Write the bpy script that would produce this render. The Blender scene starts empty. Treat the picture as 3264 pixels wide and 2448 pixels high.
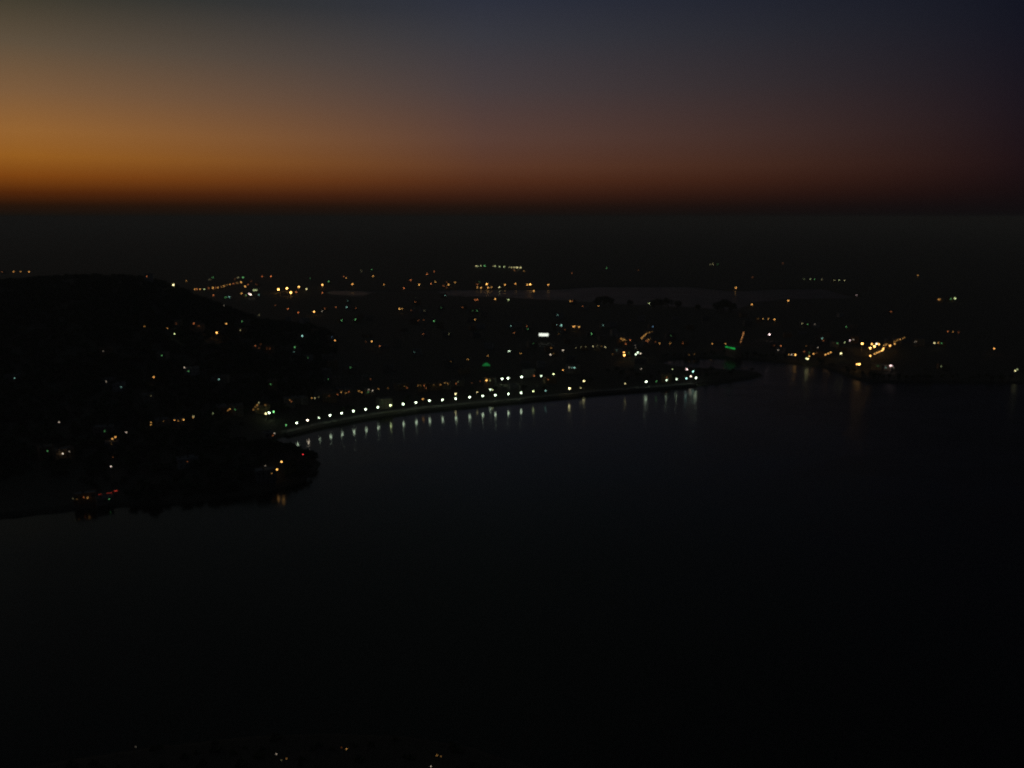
import bpy, bmesh, math, random
import numpy as np
from mathutils import Vector

random.seed(11)
rng = np.random.default_rng(5)
scn = bpy.context.scene
COL = scn.collection

# ------------------------------------------------------------------ camera
CAM_H = 200.0                      # height of the lookout above the lake
TILT = math.radians(11.1)          # looking down from the horizontal
FPX = 2716.0                       # focal length in pixels of the 3264 px wide photo
cam_data = bpy.data.cameras.new('camera')
cam = bpy.data.objects.new('camera', cam_data)
COL.objects.link(cam)
cam.location = (0, 0, CAM_H)
cam.rotation_euler = (math.pi / 2 - TILT, 0, 0)
cam_data.sensor_width = 36
cam_data.lens = 36 * FPX / 3264
cam_data.clip_start = 0.5
cam_data.clip_end = 400000
cam_data.dof.use_dof = True        # the photo is focused short: every far lamp is a small disc
cam_data.dof.focus_distance = 6.0
cam_data.dof.aperture_fstop = 2.1
scn.camera = cam

scn.render.engine = 'CYCLES'
scn.view_settings.view_transform = 'Standard'
scn.view_settings.look = 'None'
scn.view_settings.exposure = 0.0
scn.view_settings.gamma = 1.0
scn.view_settings.use_curve_mapping = False
scn.cycles.use_adaptive_sampling = False
scn.cycles.use_denoising = True
scn.cycles.sample_clamp_indirect = 1.0
scn.cycles.max_bounces = 5
scn.cycles.diffuse_bounces = 2
scn.cycles.glossy_bounces = 2
scn.cycles.volume_bounces = 1
scn.cycles.use_light_tree = True
scn.render.dither_intensity = 2.0
scn.cycles.caustics_reflective = False

SIGMA = 1.6e-4                     # air density of the evening haze, per metre
GAIN = 1.0

def ray(u, v):
    """world direction through a pixel of the 3264x2448 photo"""
    a = (u - 1632) / FPX; b = (v - 1224) / FPX
    return (a, math.cos(TILT) - b * math.sin(TILT), -(math.sin(TILT) + b * math.cos(TILT)))

def on_level(u, v, z=0.0):
    d = ray(u, v); t = (CAM_H - z) / -d[2]
    return (d[0] * t, d[1] * t)

def to_px(x, y, z):
    """photo pixel of a world point"""
    dz = z - CAM_H
    fwd = y * math.cos(TILT) - dz * math.sin(TILT)
    dn = -dz * math.cos(TILT) - y * math.sin(TILT)
    return 1632 + FPX * x / fwd, 1224 + FPX * dn / fwd, fwd

def lin(c):
    return tuple(((x / 255) / 12.92 if x / 255 <= 0.04045 else ((x / 255 + 0.055) / 1.055) ** 2.4) for x in c)

# ------------------------------------------------------------------ sky after sunset
world = bpy.data.worlds.new('World'); scn.world = world
world.use_nodes = True
nt = world.node_tree; nt.nodes.clear()
N = nt.nodes.new; L = nt.links.new
def M(op, a, b=None, c=None, clamp=False):
    n = N('ShaderNodeMath'); n.operation = op; n.use_clamp = clamp
    for i, s in enumerate((a, b, c)):
        if s is None: continue
        if isinstance(s, (int, float)): n.inputs[i].default_value = s
        else: L(s, n.inputs[i])
    return n.outputs[0]
tc = N('ShaderNodeTexCoord')
sep = N('ShaderNodeSeparateXYZ'); L(tc.outputs['Generated'], sep.inputs[0])
hyp = M('SQRT', M('ADD', M('MULTIPLY', sep.outputs[0], sep.outputs[0]), M('MULTIPLY', sep.outputs[1], sep.outputs[1])))
elev = M('MULTIPLY', M('ARCTAN2', sep.outputs[2], hyp), 180 / math.pi)
azim = M('MULTIPLY', M('ARCTAN2', sep.outputs[0], sep.outputs[1]), 180 / math.pi)
SUNSET_AZ = -38.0
delta = M('ABSOLUTE', M('WRAP', M('SUBTRACT', azim, SUNSET_AZ), 180.0, -180.0))
EMAX = 48.0
fac = M('DIVIDE', M('ADD', elev, 2.0), EMAX, clamp=True)
def ramp(stops):
    r = N('ShaderNodeValToRGB'); r.color_ramp.interpolation = 'B_SPLINE' if False else 'LINEAR'
    els = r.color_ramp.elements
    stops = sorted(stops)
    for i, (e, c) in enumerate(stops):
        p = (e + 2.0) / EMAX
        el = els[i] if i < 2 else els.new(p)
        el.position = p; el.color = (*lin(c), 1)
    L(fac, r.inputs[0]); return r.outputs[0]
# elevation in degrees, display colour of the sky there
R_SUNSET = ramp([(-2, (20, 20, 12)), (0.0, (21, 18, 14)), (0.7, (39, 21, 10)), (1.4, (80, 38, 11)), (2.3, (124, 67, 18)), (3.4, (148, 92, 32)), (4.8, (148, 99, 49)),
                 (7.0, (123, 91, 61)), (9.5, (93, 79, 62)), (12.5, (52, 52, 42)), (18, (38, 40, 40)), (30, (28, 32, 34)), (46, (32, 37, 40))])
R_MIDDLE = ramp([(-2, (18, 18, 14)), (0.0, (20, 17, 15)), (0.7, (34, 20, 14)), (1.4, (58, 30, 19)), (2.3, (80, 44, 27)), (3.2, (91, 56, 39)), (5.0, (89, 63, 54)),
                 (8.0, (71, 61, 62)), (11.0, (56, 56, 63)), (13.5, (43, 47, 60)), (20, (36, 42, 44)), (30, (33, 39, 38)), (46, (33, 38, 42))])
R_AWAY = ramp([(-2, (13, 12, 13)), (0.0, (14, 12, 14)), (1.5, (21, 13, 15)), (3.0, (26, 16, 20)), (6.0, (23, 18, 26)), (10.0, (17, 18, 29)),
               (14, (12, 16, 29)), (30, (14, 17, 24)), (46, (21, 25, 31))])
R_NIGHT = ramp([(-2, (9, 9, 11)), (0.0, (9, 9, 12)), (4, (11, 11, 18)), (12, (11, 14, 24)), (46, (19, 23, 29))])
def mixc(f, a, b):
    m = N('ShaderNodeMix'); m.data_type = 'RGBA'
    L(f, m.inputs[0]); L(a, m.inputs[6]); L(b, m.inputs[7]); return m.outputs[2]
def span(a, b):
    m = N('ShaderNodeMapRange'); m.interpolation_type = 'SMOOTHSTEP' if False else 'LINEAR'
    L(delta, m.inputs[0]); m.inputs[1].default_value = a; m.inputs[2].default_value = b
    return m.outputs[0]
c1 = mixc(span(9, 36), R_SUNSET, R_MIDDLE)
c2 = mixc(span(36, 69), c1, R_AWAY)
c3 = mixc(span(70, 115), c2, R_NIGHT)
# the core of the afterglow lies further left, beyond the frame
core = N('ShaderNodeMapRange'); L(M('ABSOLUTE', M('ADD', azim, 60.0)), core.inputs[0])
core.inputs[1].default_value = 30.0; core.inputs[2].default_value = 0.0; core.inputs[3].default_value = 1.0; core.inputs[4].default_value = 2.1
c4 = N('ShaderNodeVectorMath'); c4.operation = 'SCALE'; L(c3, c4.inputs[0]); L(core.outputs[0], c4.inputs['Scale'])
bg = N('ShaderNodeBackground'); L(c4.outputs[0], bg.inputs[0]); bg.inputs[1].default_value = 1.0
wo = N('ShaderNodeOutputWorld'); L(bg.outputs[0], wo.inputs[0])

# ------------------------------------------------------------------ materials
def material(name, build):
    m = bpy.data.materials.new(name); m.use_nodes = True
    t = m.node_tree; t.nodes.clear()
    out = t.nodes.new('ShaderNodeOutputMaterial')
    build(t, out); return m
def noisy(name, c0, c1_, scale, rough=0.9, bump=0.3, detail=4.0):
    def b(t, out):
        p = t.nodes.new('ShaderNodeBsdfPrincipled'); t.links.new(p.outputs[0], out.inputs[0])
        g = t.nodes.new('ShaderNodeNewGeometry')
        n = t.nodes.new('ShaderNodeTexNoise'); n.inputs['Scale'].default_value = scale; n.inputs['Detail'].default_value = detail
        t.links.new(g.outputs['Position'], n.inputs['Vector'])
        mx = t.nodes.new('ShaderNodeMix'); mx.data_type = 'RGBA'
        mx.inputs[6].default_value = (*c0, 1); mx.inputs[7].default_value = (*c1_, 1)
        t.links.new(n.outputs[0], mx.inputs[0]); t.links.new(mx.outputs[2], p.inputs['Base Color'])
        p.inputs['Roughness'].default_value = rough
        if bump:
            bp = t.nodes.new('ShaderNodeBump'); bp.inputs['Strength'].default_value = bump
            t.links.new(n.outputs[0], bp.inputs['Height']); t.links.new(bp.outputs[0], p.inputs['Normal'])
    return material(name, b)
MAT = {
    'earth': noisy('dry_earth', (0.045, 0.040, 0.026), (0.075, 0.066, 0.045), 0.05),
    'asphalt': noisy('asphalt', (0.045, 0.045, 0.045), (0.065, 0.063, 0.06), 0.8),
    'paving': noisy('paving', (0.20, 0.19, 0.165), (0.28, 0.26, 0.23), 0.6),
    'stone': noisy('embankment_stone', (0.16, 0.15, 0.13), (0.30, 0.28, 0.24), 1.3),
    'leaf_dark': noisy('foliage_dark', (0.030, 0.045, 0.016), (0.060, 0.078, 0.030), 0.6),
    'leaf_light': noisy('foliage_light', (0.050, 0.070, 0.024), (0.085, 0.10, 0.04), 0.6),
    'bark': noisy('bark', (0.06, 0.045, 0.03), (0.11, 0.085, 0.06), 3.0),
    'steel': noisy('galvanised_steel', (0.25, 0.25, 0.25), (0.34, 0.34, 0.33), 4.0, 0.5, 0.0),
    'dark_metal': noisy('painted_dark_metal', (0.03, 0.03, 0.03), (0.05, 0.05, 0.05), 4.0, 0.5, 0.0),
    'plaster_cream': noisy('plaster_cream', (0.36, 0.32, 0.24), (0.46, 0.41, 0.32), 0.3),
    'plaster_white': noisy('plaster_white', (0.45, 0.44, 0.41), (0.58, 0.57, 0.53), 0.3),
    'plaster_ochre': noisy('plaster_ochre', (0.30, 0.19, 0.10), (0.40, 0.27, 0.15), 0.3),
    'concrete': noisy('concrete_roof', (0.20, 0.19, 0.18), (0.30, 0.29, 0.27), 0.5),
    'glass_dark': noisy('dark_window_glass', (0.02, 0.022, 0.025), (0.035, 0.036, 0.04), 0.4, 0.15, 0.0),
    'car_paint': noisy('car_paint_grey', (0.12, 0.12, 0.13), (0.16, 0.16, 0.17), 1.0, 0.35, 0.0),
    'rubber': noisy('rubber', (0.02, 0.02, 0.02), (0.03, 0.03, 0.03), 5.0, 0.8, 0.0),
}
def water(t, out, r0=0.10, r1=0.17):
    p = t.nodes.new('ShaderNodeBsdfPrincipled'); t.links.new(p.outputs[0], out.inputs[0])
    p.inputs['Base Color'].default_value = (0.004, 0.006, 0.005, 1)
    p.inputs['Roughness'].default_value = 0.17
    p.inputs['IOR'].default_value = 1.333
    g = t.nodes.new('ShaderNodeNewGeometry')
    mp = t.nodes.new('ShaderNodeMapping'); mp.inputs['Scale'].default_value = (1.0, 1.6, 1.0)
    t.links.new(g.outputs['Position'], mp.inputs['Vector'])
    n1 = t.nodes.new('ShaderNodeTexNoise'); n1.inputs['Scale'].default_value = 0.35; n1.inputs['Detail'].default_value = 5
    n2 = t.nodes.new('ShaderNodeTexNoise'); n2.inputs['Scale'].default_value = 0.012; n2.inputs['Detail'].default_value = 3
    t.links.new(mp.outputs[0], n1.inputs['Vector']); t.links.new(mp.outputs[0], n2.inputs['Vector'])
    # broad patches of calmer and more ruffled water
    mr = t.nodes.new('ShaderNodeMapRange'); mr.inputs[1].default_value = 0.35; mr.inputs[2].default_value = 0.65
    mr.inputs[3].default_value = r0; mr.inputs[4].default_value = r1
    t.links.new(n2.outputs[0], mr.inputs[0])
    # sheltered under the promenade, ruffled by wind out on the open eastern side
    sx = t.nodes.new('ShaderNodeSeparateXYZ'); t.links.new(g.outputs['Position'], sx.inputs[0])
    wr_ = t.nodes.new('ShaderNodeMapRange'); wr_.inputs[1].default_value = 40; wr_.inputs[2].default_value = 430
    wr_.inputs[3].default_value = 0.0; wr_.inputs[4].default_value = 0.22 if r0 < 0.2 else 0.02
    t.links.new(sx.outputs[0], wr_.inputs[0])
    ad = t.nodes.new('ShaderNodeMath'); ad.operation = 'ADD'
    t.links.new(mr.outputs[0], ad.inputs[0]); t.links.new(wr_.outputs[0], ad.inputs[1]); t.links.new(ad.outputs[0], p.inputs['Roughness'])
    bp = t.nodes.new('ShaderNodeBump'); bp.inputs['Strength'].default_value = 0.14; bp.inputs['Distance'].default_value = 0.35
    t.links.new(n1.outputs[0], bp.inputs['Height']); t.links.new(bp.outputs[0], p.inputs['Normal'])
MAT['water'] = material('lake_water', water)
MAT['far_water'] = material('ruffled_water', lambda t, o: water(t, o, 0.32, 0.42))

_em = {}
def emitter(col, strength):
    key = (tuple(round(c, 3) for c in col), float('%.2g' % strength))
    if key not in _em:
        def b(t, out):
            e = t.nodes.new('ShaderNodeEmission'); e.inputs[0].default_value = (*key[0], 1); e.inputs[1].default_value = key[1]
            t.links.new(e.outputs[0], out.inputs[0])
        _em[key] = material('glowing_surface', b)
    return _em[key]

# ------------------------------------------------------------------ shorelines (photo pixels on the lake level -> metres)
LAKE_PX = [(-1500, 1700), (-400, 1678), (0, 1652), (295, 1618), (590, 1603), (826, 1573), (959, 1537), (1008, 1502), (1024, 1476), (990, 1456),
           (920, 1441), (875, 1425), (866, 1410), (885, 1397), (912, 1388), (945, 1380), (980, 1371), (1017, 1362), (1052, 1355), (1089, 1348),
           (1127, 1341), (1166, 1334), (1205, 1328), (1245, 1322), (1285, 1317), (1326, 1311), (1369, 1307), (1410, 1303), (1453, 1299), (1497, 1295),
           (1539, 1290), (1579, 1287), (1621, 1283), (1661, 1280), (1700, 1275), (1739, 1272), (1815, 1265), (1900, 1256), (1993, 1249), (2060, 1244),
           (2125, 1238), (2219, 1231), (2310, 1221), (2400, 1208), (2432, 1197), (2415, 1188), (2330, 1181), (2230, 1176), (2150, 1169), (2108, 1159),
           (2130, 1149), (2200, 1144), (2330, 1143), (2420, 1151), (2520, 1160), (2620, 1172), (2680, 1192), (2740, 1214), (2820, 1221), (2900, 1222), (3050, 1222),
           (3264, 1224), (3800, 1227), (4600, 1229)]
NEAR_PX = [(6000, 2300), (4200, 2900), (3300, 2900), (2600, 2720), (2000, 2560), (1760, 2470), (1500, 2385), (1300, 2352), (1050, 2342), (800, 2352), (500, 2385), (200, 2430),
           (-200, 2520), (-1500, 2560)]
FAR_PX = [(1035, 933), (1060, 926), (1150, 927), (1180, 930), (1400, 929), (1440, 925), (1600, 925), (1760, 924), (1900, 915), (2200, 915), (2330, 929), (2450, 924), (2620, 921), (2720, 948),
          (2690, 953), (2500, 955), (2400, 965), (2340, 990), (2200, 982), (2000, 972), (1750, 957), (1600, 949), (1430, 945), (1395, 932), (1185, 933), (1150, 947), (1060, 941)]
lake = np.array([on_level(*p) for p in LAKE_PX + NEAR_PX])
far_lake = np.array([on_level(*p) for p in FAR_PX])

def signed_inside(poly, X, Y):
    """+distance inside the polygon, -distance outside"""
    d2 = np.full(X.shape, 1e30); ins = np.zeros(X.shape, bool)
    n = len(poly)
    for i in range(n):
        ax, ay = poly[i]; bx, by = poly[(i + 1) % n]
        dx, dy = bx - ax, by - ay
        t = np.clip(((X - ax) * dx + (Y - ay) * dy) / (dx * dx + dy * dy + 1e-9), 0, 1)
        d2 = np.minimum(d2, (X - ax - t * dx) ** 2 + (Y - ay - t * dy) ** 2)
        if ay != by:
            cr = ((ay > Y) != (by > Y)) & (X < (bx - ax) * (Y - ay) / (by - ay) + ax)
            ins ^= cr
    d = np.sqrt(d2)
    return np.where(ins, d, -d)

def sstep(x, a, b):
    t = np.clip((x - a) / (b - a), 0, 1); return t * t * (3 - 2 * t)

def wob(X, Y, s, ph):
    return (np.sin(X / s + ph) * np.cos(Y / (s * 1.3) - ph * 1.7) + 0.5 * np.sin(X / (s * .43) - Y / (s * .51) + ph * 3)) / 1.5

def ground(X, Y):
    X = np.asarray(X, float); Y = np.asarray(Y, float)
    inside = np.maximum(signed_inside(lake, X, Y), signed_inside(far_lake, X, Y))
    s = -inside                                             # metres inland
    R = np.hypot(X, Y)
    base = np.where(s < 0, np.maximum(-4.0, s * 0.5) - 0.05, np.minimum(2.35, s * 0.9))
    z = base + sstep(s, 16, 160) * (2.0 + 1.6 * wob(X, Y, 210, 1.0)) * (s > 0)
    z = z + sstep(s, 200, 2500) * sstep(R, 1200, 6000) * (3 + 4 * wob(X, Y, 1400, 2.0)) * (s > 0)
    # wooded hill on the left
    xs = np.array([-3200, -2000, -1300, -950, -751, -680, -600, -535, -497, -470, -429, -383, -337, -290, -250])
    hs = np.array([40, 70, 85, 90, 97, 103, 105, 103, 91, 79, 61, 41, 23, 8, 0])
    prof = np.interp(X * (1250 / np.clip(Y, 500, 1900)) ** 0.8, xs, hs)
    depth = sstep(Y, 520, 1240) * (1 - sstep(Y, 1260, 1620))
    hill = prof * depth * (1 + 0.03 * wob(X, Y, 90, .3)) * sstep(s, 0, 90)
    z = z + hill
    # low knoll of the headland
    hx, hy = on_level(800, 1500)
    z = z + 13 * np.exp(-(((X - hx) / 75) ** 2 + ((Y - hy) / 45) ** 2)) * sstep(s, 0, 28)
    # the slope below the lookout
    near = np.where(R < 205, 197 - 0.88 * R, 16.6 * (1 - sstep(R, 205, 300)))
    z = np.where(R < 420, np.maximum(z, np.minimum(near, 197) * sstep(s, -2, 30) + np.where(s < 0, -1e3, 0)), z)
    return z

# ------------------------------------------------------------------ mesh helpers
def mesh_from(name, verts, faces, mat, smooth=False):
    me = bpy.data.meshes.new(name)
    me.from_pydata([tuple(map(float, v)) for v in verts], [], [tuple(map(int, f)) for f in faces])
    me.materials.append(mat)
    if smooth: me.polygons.foreach_set('use_smooth', [True] * len(me.polygons))
    me.update(); return me
def link(name, me, parent=None, loc=None, rotz=0.0):
    o = bpy.data.objects.new(name, me); COL.objects.link(o)
    if parent is not None: o.parent = parent
    if loc is not None: o.location = loc
    if rotz: o.rotation_euler = (0, 0, rotz)
    return o
def structure(name, me):
    o = link(name, me); o['kind'] = 'structure'; return o
def thing(name, label, cat, loc, rotz=0.0, group=None):
    o = bpy.data.objects.new(name, None); COL.objects.link(o)
    o.location = loc; o.rotation_euler = (0, 0, rotz)
    o['label'] = label; o['category'] = cat
    if group: o['group'] = group
    return o
class MB:
    def __init__(s): s.v = []; s.f = []
    def box(s, x0, x1, y0, y1, z0, z1):
        b = len(s.v)
        s.v += [(x0, y0, z0), (x1, y0, z0), (x1, y1, z0), (x0, y1, z0), (x0, y0, z1), (x1, y0, z1), (x1, y1, z1), (x0, y1, z1)]
        s.f += [(b, b + 3, b + 2, b + 1), (b + 4, b + 5, b + 6, b + 7), (b, b + 1, b + 5, b + 4), (b + 1, b + 2, b + 6, b + 5), (b + 2, b + 3, b + 7, b + 6), (b + 3, b, b + 4, b + 7)]
        return s
    def lathe(s, prof, n=8, c=(0, 0, 0)):
        b = len(s.v)
        for r, z in prof:
            for k in range(n):
                a = 2 * math.pi * k / n
                s.v.append((c[0] + r * math.cos(a), c[1] + r * math.sin(a), c[2] + z))
        for i in range(len(prof) - 1):
            for k in range(n):
                k2 = (k + 1) % n
                s.f.append((b + i * n + k, b + i * n + k2, b + (i + 1) * n + k2, b + (i + 1) * n + k))
        s.f.append(tuple(b + k for k in reversed(range(n))))
        s.f.append(tuple(b + (len(prof) - 1) * n + k for k in range(n)))
        return s
    def tube(s, p0, p1, r0, r1, n=6):
        p0 = Vector(p0); p1 = Vector(p1); d = (p1 - p0).normalized()
        a = d.orthogonal().normalized(); c = d.cross(a); b = len(s.v)
        for p, r in ((p0, r0), (p1, r1)):
            for k in range(n):
                t = 2 * math.pi * k / n
                q = p + a * (r * math.cos(t)) + c * (r * math.sin(t)); s.v.append(tuple(q))
        for k in range(n):
            k2 = (k + 1) % n; s.f.append((b + k, b + k2, b + n + k2, b + n + k))
        s.f.append(tuple(b + k for k in reversed(range(n)))); s.f.append(tuple(b + n + k for k in range(n)))
        return s
    def mesh(s, name, mat): return mesh_from(name, s.v, s.f, mat)

# ------------------------------------------------------------------ ground: one sheet in rings round the lookout, out to the horizon
NA, NR = 520, 620
az = np.concatenate([np.linspace(-math.pi, -0.72, 60, endpoint=False), np.linspace(-0.72, 0.72, NA), np.linspace(0.72, math.pi, 60)[1:]])
rr = np.concatenate([[0.5], np.geomspace(20, 260, 60, endpoint=False), np.geomspace(260, 3200, NR - 140, endpoint=False), np.geomspace(3200, 90000, 80)])
A, R_ = np.meshgrid(az, rr)
GX, GY = R_ * np.sin(A), R_ * np.cos(A)
GZ = ground(GX, GY)
nv, na = len(rr), len(az)
V = np.stack([GX, GY, GZ], -1).reshape(-1, 3)
ii, jj = np.meshgrid(np.arange(nv - 1), np.arange(na - 1), indexing='ij')
q = (ii * na + jj).ravel()
F = np.stack([q, q + na, q + na + 1, q + 1], -1)
me = bpy.data.meshes.new('ground'); me.vertices.add(len(V)); me.vertices.foreach_set('co', V.ravel())
me.loops.add(len(F) * 4); me.loops.foreach_set('vertex_index', F[:, ::-1].ravel().astype(np.int32))
me.polygons.add(len(F)); me.polygons.foreach_set('loop_start', np.arange(0, len(F) * 4, 4, dtype=np.int32))
me.polygons.foreach_set('loop_total', np.full(len(F), 4, dtype=np.int32)); me.polygons.foreach_set('use_smooth', np.ones(len(F), bool))
me.update(calc_edges=True); me.validate(); me.materials.append(MAT['earth'])
structure('ground', me)

def sheet(name, poly, mat, grow=15.0):
    c = poly.mean(0); P = []
    n = len(poly)
    for i in range(n):
        P.append(poly[i])
    return mesh_from(name, [(p[0], p[1], 0.0) for p in P], [tuple(range(n))], mat)
def level_sheet(name, x0, x1, y0, y1, mat):
    return mesh_from(name, [(x0, y0, 0), (x1, y0, 0), (x1, y1, 0), (x0, y1, 0)], [(0, 1, 2, 3)], mat)
lo = lake.min(0) - 40; hi = lake.max(0) + 40
structure('lake', level_sheet('lake', lo[0], hi[0], 120, hi[1], MAT['water']))
lo2 = far_lake.min(0) - 40; hi2 = far_lake.max(0) + 40
structure('far_lake', level_sheet('far_lake', lo2[0], hi2[0], max(lo2[1], hi[1] + 1), hi2[1], MAT['far_water']))

# ------------------------------------------------------------------ promenade: embankment wall, deck, kerb and road along the lit shore
P0, P1 = 14, 41
prom = [Vector((*lake[i], 0)) for i in range(P0, P1 + 1)]
def strip(name, path, offs0, offs1, z0, z1, mat):
    vs, fs = [], []
    for i, p in enumerate(path):
        d = (path[min(i + 1, len(path) - 1)] - path[max(i - 1, 0)]).normalized()
        nrm = Vector((-d.y, d.x, 0))
        for o, z in ((offs0, z0), (offs1, z1)):
            q_ = p + nrm * o; vs.append((q_.x, q_.y, z))
        if i: b = 2 * i; fs.append((b - 2, b - 1, b + 1, b))
    return mesh_from(name, vs, fs, mat)
def kerb(name, path, o0, o1, zb, zt, mat):
    vs, fs = [], []
    for i, p in enumerate(path):
        d = (path[min(i + 1, len(path) - 1)] - path[max(i - 1, 0)]).normalized()
        nrm = Vector((-d.y, d.x, 0))
        for o, z in ((o0, zb), (o0, zt), (o1, zt), (o1, zb)):
            q_ = p + nrm * o; vs.append((q_.x, q_.y, z))
        if i:
            b = 4 * i
            for k in range(3): fs.append((b - 4 + k, b - 3 + k, b + 1 + k, b + k))
    return mesh_from(name, vs, fs, mat)
structure('embankment', kerb('embankment', prom, -1.5, 1.0, -1.5, 2.5, MAT['stone']))
structure('promenade', strip('promenade', prom, 1.0, 8.0, 2.5, 2.5, MAT['paving']))
structure('road', strip('road', prom, 8.3, 17.0, 2.43, 2.43, MAT['asphalt']))
o = link('parapet_wall', kerb('parapet_wall', prom, -1.4, -1.0, 2.5, 3.3, MAT['stone']))
o['label'] = 'low stone parapet along the lake edge of the lit promenade'; o['category'] = 'wall'
structure('kerb', kerb('kerb', prom, 8.0, 8.3, 2.3, 2.56, MAT['concrete']))

def ground_road(name, pxs, width, mat):
    pts = [Vector((*on_level(u, v, 4.0), 0)) for u, v in pxs]
    path = []
    for a, b in zip(pts, pts[1:]):
        n = max(2, int((b - a).length / 12))
        path += [a.lerp(b, k / n) for k in range(n)]
    path.append(pts[-1])
    vs, fs = [], []
    for i, p in enumerate(path):
        d = (path[min(i + 1, len(path) - 1)] - path[max(i - 1, 0)]).normalized(); nrm = Vector((-d.y, d.x, 0))
        for o in (-width / 2, 0, width / 2):
            q_ = p + nrm * o; vs.append((q_.x, q_.y, 0))
        if i:
            b = 3 * i; fs += [(b - 3, b - 2, b + 1, b), (b - 2, b - 1, b + 2, b + 1)]
    gz = ground([v[0] for v in vs], [v[1] for v in vs])
    for i in range(0, len(vs), 3):
        z = float(max(gz[i:i + 3])) + 0.12
        for k in range(3): vs[i + k] = (vs[i + k][0], vs[i + k][1], z)
    return mesh_from(name, vs, fs, mat)
structure('causeway_road', ground_road('causeway_road', [(2772, 1150), (2815, 1130), (2850, 1108), (2890, 1088), (2960, 1070)], 16, MAT['asphalt']))
structure('street', ground_road('street', [(620, 931), (690, 922), (768, 905), (830, 893)], 22, MAT['asphalt']))

# ------------------------------------------------------------------ finding the place of a light seen through a pixel
TT = np.concatenate([np.geomspace(0.18, 1, 1200)]) 
def locate(u, v, h, hmin=2.5):
    """stand a post of height h where its top is seen at (u, v); returns x, y, ground z, height"""
    d = ray(u, v)
    hd = math.hypot(d[0], d[1])
    ts = np.geomspace(150, 60000, 1500)
    ts = ts / hd
    X, Y, Z = d[0] * ts, d[1] * ts, CAM_H + d[2] * ts
    G = ground(X, Y)
    land = G > 0.5
    gap = Z - (G + h)
    hit = np.where((gap[1:] <= 0) & (gap[:-1] > 0) & land[1:])[0]
    if len(hit):
        i = hit[0]; k = gap[i] / (gap[i] - gap[i + 1])
        t = ts[i] * (1 - k) + ts[i + 1] * k
        x, y = d[0] * t, d[1] * t
        g = float(ground([x], [y])[0]); z = CAM_H + d[2] * t
        if g > 0.3: return x, y, g, max(hmin, z - g)
    ok = land & (Z - G > 1.5) & ((np.hypot(X, Y) > 400) | (v > 2200))
    if not ok.any(): return locate(u, v - 5, h, hmin)
    gg = np.where(ok, np.abs(gap), 1e9)
    i = int(np.argmin(gg))
    return float(X[i]), float(Y[i]), float(G[i]), float(max(hmin, Z[i] - G[i]))

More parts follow.
